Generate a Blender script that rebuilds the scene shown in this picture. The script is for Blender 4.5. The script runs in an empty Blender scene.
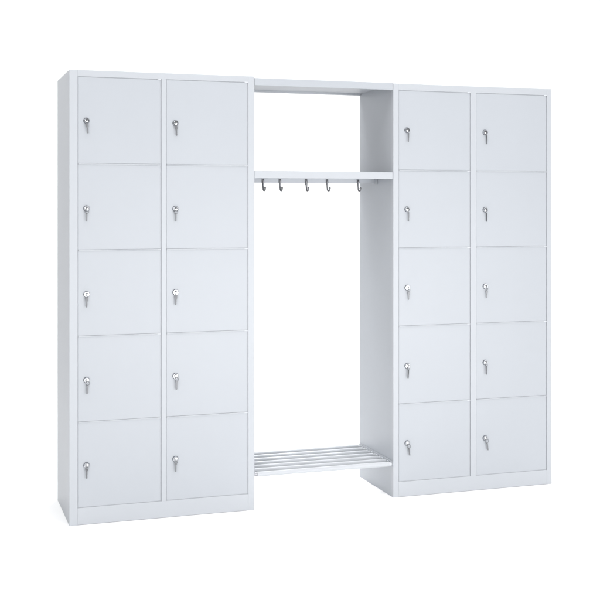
import bpy, bmesh, math, random
from mathutils import Vector, Matrix
random.seed(7)
scene = bpy.context.scene
COL = scene.collection

# ------------------------------------------------------------------ materials
def new_mat(name):
    m = bpy.data.materials.new(name); m.use_nodes = True
    nt = m.node_tree
    return m, nt, nt.nodes['Principled BSDF']

def paint(name, col, rough=0.42, bump=0.05, var=0.02, wave=0.12):
    """powder-coated sheet steel: faint tone drift, fine orange-peel, uneven gloss"""
    m, nt, b = new_mat(name)
    tc = nt.nodes.new('ShaderNodeTexCoord')
    n1 = nt.nodes.new('ShaderNodeTexNoise'); n1.inputs['Scale'].default_value = 2.3; n1.inputs['Detail'].default_value = 3
    nt.links.new(tc.outputs['Object'], n1.inputs['Vector'])
    mx = nt.nodes.new('ShaderNodeMix'); mx.data_type = 'RGBA'
    mx.inputs[6].default_value = (*[c*(1-var) for c in col], 1)
    mx.inputs[7].default_value = (*[min(1, c*(1+var)) for c in col], 1)
    nt.links.new(n1.outputs['Fac'], mx.inputs[0])
    nt.links.new(mx.outputs[2], b.inputs['Base Color'])
    mr = nt.nodes.new('ShaderNodeMapRange')
    mr.inputs['To Min'].default_value = rough-0.05; mr.inputs['To Max'].default_value = rough+0.05
    nt.links.new(n1.outputs['Fac'], mr.inputs['Value']); nt.links.new(mr.outputs[0], b.inputs['Roughness'])
    # sheet steel is never dead flat: a very broad waviness plus fine orange-peel
    n2 = nt.nodes.new('ShaderNodeTexNoise'); n2.inputs['Scale'].default_value = 420
    n3 = nt.nodes.new('ShaderNodeTexNoise'); n3.inputs['Scale'].default_value = 4.0
    for n in (n2, n3): nt.links.new(tc.outputs['Object'], n.inputs['Vector'])
    b1 = nt.nodes.new('ShaderNodeBump'); b1.inputs['Strength'].default_value = bump; b1.inputs['Distance'].default_value = 0.0006
    b2 = nt.nodes.new('ShaderNodeBump'); b2.inputs['Strength'].default_value = wave; b2.inputs['Distance'].default_value = 0.004
    nt.links.new(n2.outputs['Fac'], b1.inputs['Height']); nt.links.new(n3.outputs['Fac'], b2.inputs['Height'])
    nt.links.new(b2.outputs['Normal'], b1.inputs['Normal']); nt.links.new(b1.outputs['Normal'], b.inputs['Normal'])
    b.inputs['Specular IOR Level'].default_value = 0.4
    return m

def metal(name, col, rough):
    m, nt, b = new_mat(name)
    tc = nt.nodes.new('ShaderNodeTexCoord')
    n1 = nt.nodes.new('ShaderNodeTexNoise'); n1.inputs['Scale'].default_value = 90; n1.inputs['Detail'].default_value = 4
    nt.links.new(tc.outputs['Object'], n1.inputs['Vector'])
    mr = nt.nodes.new('ShaderNodeMapRange')
    mr.inputs['To Min'].default_value = rough*0.7; mr.inputs['To Max'].default_value = rough*1.4
    nt.links.new(n1.outputs['Fac'], mr.inputs['Value']); nt.links.new(mr.outputs[0], b.inputs['Roughness'])
    b.inputs['Base Color'].default_value = (*col, 1); b.inputs['Metallic'].default_value = 1
    return m

M_BODY  = paint('body_paint',  (0.360, 0.378, 0.407))
M_FRAME = paint('frame_paint', (0.388, 0.405, 0.432))
M_DOOR  = paint('door_paint',  (0.363, 0.381, 0.410))
M_WHITE = paint('rack_paint',  (0.435, 0.450, 0.475), 0.52, wave=0.0)
M_HINGE = paint('hinge_paint', (0.500, 0.515, 0.540), 0.3, var=0.0)
M_CHROME = metal('polished_chrome', (0.55, 0.56, 0.58), 0.14)
M_RIM   = metal('shaded_rim_metal', (0.24, 0.245, 0.26), 0.25)  # dark tone puts the shade round the lock's edge into the colour
M_PLUG  = metal('lock_plug_metal', (0.46, 0.47, 0.49), 0.25)
M_KEY   = metal('key_nickel', (0.15, 0.154, 0.162), 0.46)
M_HOOK  = metal('hook_steel', (0.175, 0.178, 0.186), 0.42)
M_SCREW = metal('screw_steel', (0.30, 0.30, 0.32), 0.35)
M_SLOT, _nt, _b = new_mat('dark_keyway')
_b.inputs['Base Color'].default_value = (0.03, 0.03, 0.03, 1); _b.inputs['Roughness'].default_value = 0.6
M_FLOOR, _nt, _b = new_mat('white_sweep')
_n = _nt.nodes.new('ShaderNodeTexNoise'); _n.inputs['Scale'].default_value = 3
_r = _nt.nodes.new('ShaderNodeMapRange'); _r.inputs['To Min'].default_value = 0.80; _r.inputs['To Max'].default_value = 0.9
_nt.links.new(_n.outputs['Fac'], _r.inputs['Value']); _nt.links.new(_r.outputs[0], _b.inputs['Roughness'])
_b.inputs['Base Color'].default_value = (0.93, 0.93, 0.93, 1)
_b.inputs['Specular IOR Level'].default_value = 0.1

# ------------------------------------------------------------------ mesh helpers
def box(bm, x0, x1, y0, y1, z0, z1, bev=0.0, seg=2):
    r = bmesh.ops.create_cube(bm, size=1.0)
    vs = r['verts']
    for v in vs:
        v.co.x = x0 if v.co.x < 0 else x1
        v.co.y = y0 if v.co.y < 0 else y1
        v.co.z = z0 if v.co.z < 0 else z1
    if bev:
        es = list({e for v in vs for e in v.link_edges})
        bmesh.ops.bevel(bm, geom=es, offset=bev, segments=seg, affect='EDGES', profile=0.5)

def cyl(bm, p0, p1, r0, r1=None, seg=24):
    p0, p1 = Vector(p0), Vector(p1); d = p1-p0
    r = bmesh.ops.create_cone(bm, cap_ends=True, segments=seg, radius1=r0, radius2=r0 if r1 is None else r1, depth=d.length)
    q = Vector((0, 0, 1)).rotation_difference(d.normalized()).to_matrix().to_4x4()
    bmesh.ops.transform(bm, matrix=Matrix.Translation((p0+p1)/2) @ q, verts=r['verts'])

def lathe(bm, prof, axis_point, seg=40):
    """prof: (radius, forward distance) pairs, turned about the -Y axis at axis_point"""
    ax = Vector(axis_point); rings = []
    for r, f in prof:
        if r < 1e-6: rings.append([bm.verts.new(ax+Vector((0, -f, 0)))])
        else: rings.append([bm.verts.new(ax+Vector((r*math.cos(a), -f, r*math.sin(a)))) for a in [2*math.pi*i/seg for i in range(seg)]])
    for A, B in zip(rings, rings[1:]):
        for i in range(seg):
            j = (i+1) % seg
            if len(A) == 1 and len(B) == 1: continue
            if len(B) == 1: bm.faces.new((A[i], A[j], B[0]))
            elif len(A) == 1: bm.faces.new((A[0], B[j], B[i]))
            else: bm.faces.new((A[i], A[j], B[j], B[i]))

def tube(bm, pts, rad, seg=12, flat=None):
    """swept round (or flat-oval) bar through pts; rad may be a list"""
    pts = [Vector(p) for p in pts]; n = len(pts)
    rads = rad if isinstance(rad, (list, tuple)) else [rad]*n
    t0 = (pts[1]-pts[0]).normalized()
    up = Vector((1, 0, 0)) if abs(t0.x) < 0.9 else Vector((0, 1, 0))
    rings = []
    for i, p in enumerate(pts):
        t = (pts[min(i+1, n-1)]-pts[max(i-1, 0)]).normalized()
        u = (up - t*up.dot(t)).normalized(); w = t.cross(u); up = u
        f = flat if flat else 1.0
        rings.append([bm.verts.new(p+u*rads[i]*math.cos(a)+w*rads[i]*f*math.sin(a)) for a in [2*math.pi*k/seg for k in range(seg)]])
    for A, B in zip(rings, rings[1:]):
        for k in range(seg):
            bm.faces.new((A[k], A[(k+1) % seg], B[(k+1) % seg], B[k]))
    bm.faces.new(rings[0][::-1]); bm.faces.new(rings[-1])

def torus(bm, c, R, r, rot=None, seg=32, ms=10):
    rings = []
    rot = rot or Matrix.Identity(3)
    for i in range(seg):
        a = 2*math.pi*i/seg; d = Vector((math.cos(a), 0, math.sin(a)))
        rings.append([bm.verts.new(Vector(c)+rot @ (d*(R+r*math.cos(b))+Vector((0, r*math.sin(b), 0)))) for b in [2*math.pi*k/ms for k in range(ms)]])
    for i in range(seg):
        A, B = rings[i], rings[(i+1) % seg]
        for k in range(ms):
            bm.faces.new((A[k], A[(k+1) % ms], B[(k+1) % ms], B[k]))

def build(name, bm, mat, parent=None, smooth=20):
    bmesh.ops.recalc_face_normals(bm, faces=bm.faces[:])
    me = bpy.data.meshes.new(name); bm.to_mesh(me); bm.free()
    for m in (mat if isinstance(mat, (list, tuple)) else [mat]): me.materials.append(m)
    if smooth:
        me.polygons.foreach_set('use_smooth', [True]*len(me.polygons))
        me.set_sharp_from_angle(angle=math.radians(smooth))
    o = bpy.data.objects.new(name, me); COL.objects.link(o)
    if parent: o.parent = parent
    return o

def empty(name, loc, label=None, cat=None, group=None):
    o = bpy.data.objects.new(name, None); COL.objects.link(o); o.location = loc
    o.empty_display_size = 0.05
    if label: o['label'] = label; o['category'] = cat
    if group: o['group'] = group
    return o

# ------------------------------------------------------------------ measures (metres)
H, D = 1.850, 0.4336
XL0, XL1 = 0.0, 0.7794          # left cabinet
XR0, XR1 = 1.4225, 2.2232       # right cabinet
RAIL = 0.0048                   # lip between two doors

# ------------------------------------------------------------------ cabinets
def lock_mesh():
    bm = bmesh.new()
    lathe(bm, [(0.0000, -0.002), (0.0128, -0.002), (0.0128, 0.0012), (0.0121, 0.0028), (0.0112, 0.0046), (0.0104, 0.0074), (0.0097, 0.0084),
               (0.0088, 0.0084), (0.0084, 0.0072), (0.0080, 0.0072)], (0, 0, 0))
    for fc in bm.faces:      # flange gets a darker metal as painted rim shadow, the domed cap is polished
        if max(math.hypot(v.co.x, v.co.z) for v in fc.verts) > 0.0115: fc.material_index = 1
    return bm

def plug_mesh():
    bm = bmesh.new()
    lathe(bm, [(0.0081, 0.0055), (0.0076, 0.0070), (0.0070, 0.0082), (0.0040, 0.0090), (0.0, 0.0092)], (0, 0, 0))
    nf = len(bm.faces)
    box(bm, -0.0008, 0.0008, -0.0098, -0.0085, -0.0048, 0.0048, 0.0002, 1)   # keyway
    bm.faces.ensure_lookup_table()
    for f in bm.faces[nf:]: f.material_index = 1
    return bm

def make_cabinet(x0, x1, cols, lockx, lockz, label, H, D, ZD0, ZD1, low=0.0):
    """cols: [(door x0, door x1), ...] in world X; everything is local to the cabinet's front left foot"""
    W = x1-x0; ROW = (ZD1-ZD0)/5
    LINE = [ZD0] + [ZD0+ROW*k-d for k, d in ((1, 0.0045), (2, 0.0058), (3, 0.0058), (4, 0.0040+low))] + [ZD1]   # row lines, bottom up
    root = empty('locker_cabinet', (x0, 0, 0), label, 'locker cabinet')
    cols = [(a-x0, b-x0) for a, b in cols]
    # folded steel shell: sides, back, top, bottom
    bm = bmesh.new()
    t = 0.0016
    box(bm, 0.0, t, 0.0215, D, 0.0, H, 0.0005, 1)
    box(bm, W-t, W, 0.0215, D, 0.0, H, 0.0005, 1)
    box(bm, t+0.0002, W-t-0.0002, D-0.0016, D-0.0002, 0.004, H-0.002)
    box(bm, t+0.0002, W-t-0.0002, 0.0215, D-0.0018, H-0.0024, H-0.0004)
    box(bm, t+0.0002, W-t-0.0002, 0.0215, D-0.0018, ZD0-0.012, ZD0-0.010)
    build('shell', bm, M_BODY, root)
    # shelves inside, one under each row (closed in by the doors)
    for k in range(1, 5):
        bm = bmesh.new()
        z = LINE[k]
        box(bm, t+0.0004, W-t-0.0004, 0.0230, D-0.0022, z-0.0010, z+0.0010)
        build('inner_shelf', bm, M_BODY, root)
    # face frame: two stiles, the divider, the top rail and the rebate the doors close on
    bm = bmesh.new()
    cs = [(0.0, cols[0][0]-0.0016), (cols[0][1]+0.0046, cols[1][0]-0.0016), (cols[1][1]+0.0042, W)]
    box(bm, cs[0][0], cs[0][1], 0.0, 0.0212, 0.0, H, 0.0007)
    box(bm, cs[2][0], cs[2][1], 0.0, 0.0212, 0.0, H, 0.0007)
    box(bm, cs[1][0], cs[1][1], 0.0, 0.0104, ZD0-0.003, ZD1+0.004, 0.0010)
    box(bm, cs[0][1]+0.0001, cs[2][0]-0.0001, 0.0003, 0.0208, ZD1+0.0020, H-0.0003, 0.0004)
    for a, b in cols:     # rebate strips
        box(bm, b-0.012, b+0.0052, 0.0104, 0.0136, ZD0-0.004, ZD1+0.004)
        box(bm, a-0.0030, a-0.0001, 0.0029, 0.0132, ZD0-0.004, ZD1+0.004)
        box(bm, b+0.0001, b+0.0050, 0.0046, 0.0103, ZD0-0.004, ZD1+0.004)
        box(bm, a, b, 0.0038, 0.0134, ZD1-0.0001, ZD1+0.004)
        box(bm, a, b, 0.0031, 0.0134, ZD0-0.004, ZD0+0.0001)
        for k in range(1, 5):   # lips between the rows
            z = LINE[k]
            box(bm, a+0.0003, b-0.0003, -0.0004, 0.0100, z-0.0024, z+0.0019, 0.0009, 1)
    build('face_frame', bm, M_FRAME, root)
    bm = bmesh.new()
    box(bm, cs[0][1]+0.0001, cs[2][0]-0.0001, 0.0003, 0.0208, 0.0012, ZD0-0.0018, 0.0004)
    build('kick_plate', bm, M_FRAME, root)
    # doors
    lk_me = pl_me = hg_me = None
    for c, (a, b) in enumerate(cols):
        for r in range(5):                     # r = 0 is the topmost row
            z1, z0 = LINE[5-r], LINE[4-r]
            zz1 = z1-(0.0004 if r == 0 else RAIL/2); zz0 = z0+(0.0004 if r == 4 else RAIL/2)
            bm = bmesh.new()
            wob = random.uniform(-0.0003, 0.0003)
            box(bm, a, b, 0.0016+wob, 0.0098+wob, zz0, zz1, 0.0008)
            d = build('door', bm, M_DOOR, root)
            lx, lz = lockx[c]-x0, lockz[c][r]
            if lk_me is None:
                lo = build('lock', lock_mesh(), [M_CHROME, M_RIM], d, 40); lk_me = lo.data
                po = build('lock_plug', plug_mesh(), [M_PLUG, M_SLOT], d, 40); pl_me = po.data
            else:
                lo = bpy.data.objects.new('lock', lk_me); COL.objects.link(lo); lo.parent = d
                po = bpy.data.objects.new('lock_plug', pl_me); COL.objects.link(po); po.parent = d
            lo.location = po.location = (lx, 0.0016+wob, lz)
            po.rotation_euler = (0, random.uniform(-0.25, 0.25), 0)
            bm = bmesh.new()                   # hinge knuckle at the top right corner
            cyl(bm, (b-0.0120, 0.0010, zz1+0.0016), (b+0.0030, 0.0010, zz1+0.0016), 0.0021, seg=24)
            build('hinge', bm, M_HINGE, d)
    return root

LZ = [[1.6455, 1.2880, 0.9384, 0.5893, 0.2418], [1.6439, 1.2860, 0.9377, 0.5882, 0.2416],
      [1.6367, 1.2833, 0.9330, 0.5835, 0.2386], [1.6344, 1.2806, 0.9305, 0.5818, 0.2363]]
LX = [0.0690, 0.4373, 1.4896, 1.8778]
make_cabinet(XL0, XL1, [(0.0345, 0.3735), (0.4000, 0.7485)], LX[:2], LZ[:2],
             'light grey steel locker cabinet of ten doors, left of the open coat rack',
             1.8515, D, 0.0720, 1.8240)
make_cabinet(XR0, XR1, [(1.4500, 1.7990), (1.8330, 2.1940)], LX[2:], LZ[2:],
             'light grey steel locker cabinet of ten doors, right of the open coat rack',
             1.8440, 0.410, 0.0693, 1.8130, 0.0028)

# ------------------------------------------------------------------ keys hanging at the locks
def make_key(x, z, style, tilt, yaw, label):
    root = empty('locker_key', (x, -0.0078, z), label, 'key', 'keys hanging at the locker locks')
    ring_r, ring_dx, drop, length, bow_w, bow_l, width, edge = style
    # split ring threaded under the lock face
    bm = bmesh.new()
    if ring_r > 0:
        torus(bm, (ring_dx, -0.0008, -0.0098-ring_r*0.45), ring_r, 0.00085, Matrix.Rotation(math.radians(18), 3, 'X'))
        build('key_ring', bm, M_KEY, root)
    else: bm.free()
    # flat bow with a hole, then a notched blade
    R = Matrix.Translation((ring_dx, -0.0008, -0.0098-drop)) @ Matrix.Rotation(math.radians(tilt), 4, 'Y') @ Matrix.Rotation(math.radians(yaw), 4, 'Z')
    th = 0.0011
    bm = bmesh.new()
    if bow_l > 0:
        out = [(-0.35*bow_w, 0.0), (0.35*bow_w, 0.0), (0.5*bow_w, -0.3*bow_l), (0.5*bow_w, -0.6*bow_l), (0.5*width, -bow_l), (-0.5*width, -bow_l), (-0.5*bow_w, -0.6*bow_l), (-0.5*bow_w, -0.3*bow_l)]
        f = bm.faces.new([bm.verts.new((px, -th, pz)) for px, pz in out])
        e = bmesh.ops.extrude_face_region(bm, geom=[f]); bmesh.ops.translate(bm, verts=[v for v in e['geom'] if isinstance(v, bmesh.types.BMVert)], vec=(0, 2*th, 0))
        bmesh.ops.bevel(bm, geom=bm.edges[:], offset=0.0003, segments=1, affect='EDGES')
        bmesh.ops.transform(bm, matrix=R, verts=bm.verts[:])
        build('bow', bm, M_KEY, root)
        bm = bmesh.new()
    L = length-bow_l; out = [(-0.5*width, -bow_l)]
    out += [(-0.5*width, -length+0.003), (-0.1*width, -length)]
    n = 6
    for k in range(n):                        # bitting
        zz = -length+0.002+(L*0.6)*k/n
        out += [(0.5*width-(0.0011 if k % 2 == 0 else 0.0002), zz), (0.5*width-(0.0002 if k % 3 else 0.0009), zz+L*0.05)]
    out += [(0.5*width, -bow_l-L*0.3), (0.5*width, -bow_l)]
    f = bm.faces.new([bm.verts.new((px, -0.0009, pz)) for px, pz in out])
    e = bmesh.ops.extrude_face_region(bm, geom=[f]); bmesh.ops.translate(bm, verts=[v for v in e['geom'] if isinstance(v, bmesh.types.BMVert)], vec=(0, 0.0018, 0))
    bmesh.ops.transform(bm, matrix=R, verts=bm.verts[:])
    build('blade', bm, M_KEY, root)

#          ring_r  ring_dx drop    length  bow_w   bow_l   width  edge
S_TAPER = (0.0042, 0.0005, 0.0010, 0.0430, 0.0098, 0.0200, 0.0054, 0)
S_THIN  = (0.0078, 0.0000, 0.0090, 0.0350, 0.0046, 0.0060, 0.0044, 0)
S_RING  = (0.0078, 0.0035, 0.0105, 0.0370, 0.0080, 0.0090, 0.0062, 0)
S_PALE  = (0.0056, 0.0000, 0.0035, 0.0405, 0.0092, 0.0110, 0.0048, 0)
S_LINE  = (0.0000, 0.0035, 0.0030, 0.0420, 0.0046, 0.0080, 0.0042, 0)
S_SHORT = (0.0050, 0.0045, 0.0085, 0.0360, 0.0082, 0.0150, 0.0042, 0)
S_SLIM  = (0.0046, 0.0025, 0.0050, 0.0400, 0.0060, 0.0080, 0.0056, 0)
S_CURL  = (0.0085, 0.0050, 0.0105, 0.0360, 0.0066, 0.0090, 0.0052, 0)
ROWSTYLE_L = [(S_TAPER, -6), (S_THIN, 0), (S_TAPER, 3), (S_RING, 3), (S_PALE, -1)]
ROWSTYLE_R = [(S_LINE, 0), (S_LINE, -1), (S_SHORT, 1), (S_SLIM, 1), (S_CURL, -7)]
ROWNAME = ['top', 'second', 'middle', 'fourth', 'bottom']
COLNAME = ["left cabinet's outer left column", "left cabinet's inner right column", "right cabinet's inner left column", "right cabinet's outer right column"]
for c in range(4):
    for r in range(5):
        st, tilt = (ROWSTYLE_L if c < 2 else ROWSTYLE_R)[r]
        make_key(LX[c], LZ[c][r], st, tilt+random.uniform(-2, 2), random.uniform(-30, 20),
                 'small steel key hanging at the %s door lock of the %s' % (ROWNAME[r], COLNAME[c]))

# ------------------------------------------------------------------ open coat rack between the cabinets
rx0, rx1 = XL1+0.0012, XR0-0.0012
rack = empty('coat_rack', (rx0, 0, 0), 'open coat rack with hook shelf and slatted shoe rack between the two locker cabinets', 'coat rack')
RW = rx1-rx0
D = 0.411
bm = bmesh.new()      # top panel: a folded tray, lip down at the front and at the back
box(bm, 0, RW, 0.0010, 0.0200, 1.8145, 1.8455, 0.0012)
box(bm, 0.0003, RW-0.0003, 0.0190, D-0.0200, 1.8350, 1.8449)
box(bm, 0.0002, RW-0.0002, D-0.0204, D-0.0010, 1.8262, 1.8453, 0.0010)
build('top_panel', bm, M_BODY, rack)
bm = bmesh.new()      # hat shelf
box(bm, 0, RW, 0.0030, 0.0180, 1.4178, 1.4485, 0.0012)
box(bm, 0.0003, RW-0.0003, 0.0170, D-0.0150, 1.4262, 1.4480)
box(bm, 0.0002, RW-0.0002, D-0.0160, D-0.0015, 1.4200, 1.4484, 0.0010)
build('hat_shelf', bm, M_FRAME, rack)
HY = 0.215
bm = bmesh.new()      # rail the hooks are screwed to
box(bm, 0.0006, RW-0.0006, HY, HY+0.0025, 1.4018, 1.4255, 0.0005, 1)
box(bm, 0.0006, RW-0.0006, HY+0.0027, HY+0.0240, 1.4236, 1.4258)
build('hook_rail', bm, M_BODY, rack)
for xx in (0.0008, RW-0.0030):   # fixing plates of the rail
    bm = bmesh.new()
    box(bm, xx, xx+0.0022, HY-0.030, HY-0.0005, 1.3985, 1.4250, 0.0005, 1)
    build('rail_bracket', bm, M_BODY, rack)

def hook_bm():
    bm = bmesh.new()
    # back plate
    box(bm, -0.0054, 0.0054, -0.0032, -0.0002, -0.0070, 0.0200, 0.0010)
    # the J: down, then curling up at the front
    pts = [(0, -0.0036, 0.0110), (0, -0.0038, -0.0060), (0, -0.0040, -0.0150), (0, -0.0042, -0.0230)]
    cy, cz, rr = -0.0130, -0.0275, 0.0085
    for k in range(0, 10):
        a = math.radians(20-22*k)
        pts.append((0, cy+rr*math.cos(a), cz+rr*math.sin(a)))
    pts += [(0, -0.0217, -0.0235)]
    tube(bm, pts, [0.0046, 0.0044, 0.0040, 0.0036]+[0.0035]*10+[0.0037], seg=16)
    bmesh.ops.create_icosphere(bm, subdivisions=3, radius=0.0045, matrix=Matrix.Translation((0, -0.0217, -0.0230)))
    return bm
hx = [0.8805, 0.9600, 1.0850, 1.1850, 1.3365]
hook_me = None
for x in hx:
    if hook_me is None:
        o = build('hook', hook_bm(), M_HOOK, rack, 50); hook_me = o.data
    else:
        o = bpy.data.objects.new('hook', hook_me); COL.objects.link(o); o.parent = rack
    o.location = (x-rx0, HY, 1.4005); o.scale = (1, 1, 0.94)
    o.rotation_euler = (0, 0, 0.30+random.uniform(-0.1, 0.1))

# slatted shoe rack near the floor: seven round bars on two side angles
TZ, TR = 0.1475, 0.0106
ys = [0.0150+k*(0.3960-0.0150)/6 for k in range(7)]
for y in ys:
    bm = bmesh.new()
    cyl(bm, (0.0150, y, TZ), (RW-0.0150, y, TZ), TR, seg=40)
    build('slat', bm, M_WHITE, rack)
for s in (0, 1):
    bm = bmesh.new()
    a, b = (0.0004, 0.0024) if s == 0 else (RW-0.0024, RW-0.0004)
    box(bm, a, b, 0.0060, 0.4080, TZ-0.0112, TZ+0.0150, 0.0006, 1)
    a2, b2 = (0.0026, 0.0170) if s == 0 else (RW-0.0170, RW-0.0026)
    box(bm, a2, b2, 0.0400, 0.4050, TZ-0.0146, TZ-0.0126, 0.0006, 1)
    for k in range(6):  # spacers between the bars
        ym = (ys[k]+ys[k+1])/2
        c0, c1 = (0.0025, 0.0075) if s == 0 else (RW-0.0075, RW-0.0025)
        box(bm, c0, c1, ym-0.010, ym+0.010, TZ-0.0124, TZ+0.0085, 0.001, 1)
    sa = build('side_angle', bm, M_BODY, rack)
    xa, xb = (0.0026, 0.0149) if s == 0 else (RW-0.0149, RW-0.0026)
    for y in ys:
        bm = bmesh.new()
        cyl(bm, (xa, y, TZ), (xb, y, TZ), TR*0.72, seg=24)
        build('end_screw', bm, M_SCREW if s == 0 else M_HINGE, sa)

# ------------------------------------------------------------------ white studio sweep
bm = bmesh.new()
S = 14.0
g = bmesh.ops.create_grid(bm, x_segments=2, y_segments=2, size=1)
for v in g['verts']: v.co = Vector((v.co.x*S+1.1, v.co.y*8.5-4.5, 0))
fl = build('floor', bm, M_FLOOR, None, 0); fl['kind'] = 'structure'
bm = bmesh.new()
prof = []
R = 2.0; y0 = 4.0
for k in range(17):
    a = math.pi/2*k/16
    prof.append((y0+R*math.sin(a), R-R*math.cos(a)))
prof.append((y0+R, 7.0))
L = [[bm.verts.new((x, y, z)) for y, z in prof] for x in (-S+1.1, S+1.1)]
for i in range(len(prof)-1): bm.faces.new((L[0][i], L[1][i], L[1][i+1], L[0][i+1]))
bd = build('backdrop', bm, M_FLOOR, None, 60); bd['kind'] = 'structure'

# ------------------------------------------------------------------ studio light
w = bpy.data.worlds.new('World'); scene.world = w; w.use_nodes = True
bg = w.node_tree.nodes['Background']
bg.inputs['Color'].default_value = (0.97, 0.985, 1.0, 1); bg.inputs['Strength'].default_value = 0.26

def area(name, loc, target, sx, sy, power, col=(1, 1, 1)):
    ld = bpy.data.lights.new(name, 'AREA'); ld.shape = 'RECTANGLE'; ld.size = sx; ld.size_y = sy
    ld.energy = power; ld.color = col
    o = bpy.data.objects.new(name, ld); COL.objects.link(o); o.location = loc
    o.rotation_euler = (Vector(target)-Vector(loc)).to_track_quat('-Z', 'Y').to_euler()
    return o
area('overhead_softbox', (1.1, -0.45, 4.6), (1.1, -0.45, 0), 6.0, 5.0, 330)
rs = area('added_rear_fill', (1.12, 1.75, 2.1), (1.08, 0.25, 0.0), 0.6, 0.7, 7.5)  # added fill lamp, whitens the floor in the gap below the slats
rs.data.spread = math.radians(60)
area('front_softbox', (2.2, -4.6, 0.58), (1.05, 0, 0.05), 3.6, 0.9, 140)
area('added_left_fill', (-2.6, -5.6, 1.5), (1.2, 0.2, 1.3), 2.2, 2.2, 118)  # added fill lamp from front left, lifts the bay's inner side panel
area('backdrop_light_left', (-3.0, 2.2, 4.4), (0.2, 5.5, 1.2), 3.0, 1.2, 90)
area('backdrop_light_right', (5.2, 2.2, 4.4), (2.9, 5.5, 1.2), 3.0, 1.2, 112)

# ------------------------------------------------------------------ camera (level, lens shifted down)
f, cx, cy, th, d0, x0, zc = 1131.45, 300.0, 205.74, 0.3197, 4.5876, -0.9351, 1.2992
c, s = math.cos(th), math.sin(th)
cd = bpy.data.cameras.new('camera'); cam = bpy.data.objects.new('camera', cd); COL.objects.link(cam)
right, fwd = Vector((c, -s, 0)), Vector((s, c, 0))
P = -x0*right - d0*fwd
cam.location = (P.x, P.y, zc); cam.rotation_euler = (math.pi/2, 0, -th)
cd.sensor_width = 36; cd.lens = f/600*36; cd.shift_x = (300-cx)/600; cd.shift_y = -(300-cy)/600
cd.clip_end = 200; cd.clip_start = 0.05
scene.camera = cam

scene.view_settings.view_transform = 'Standard'
scene.view_settings.look = 'None'
scene.view_settings.exposure = 0.1
scene.view_settings.gamma = 1.0
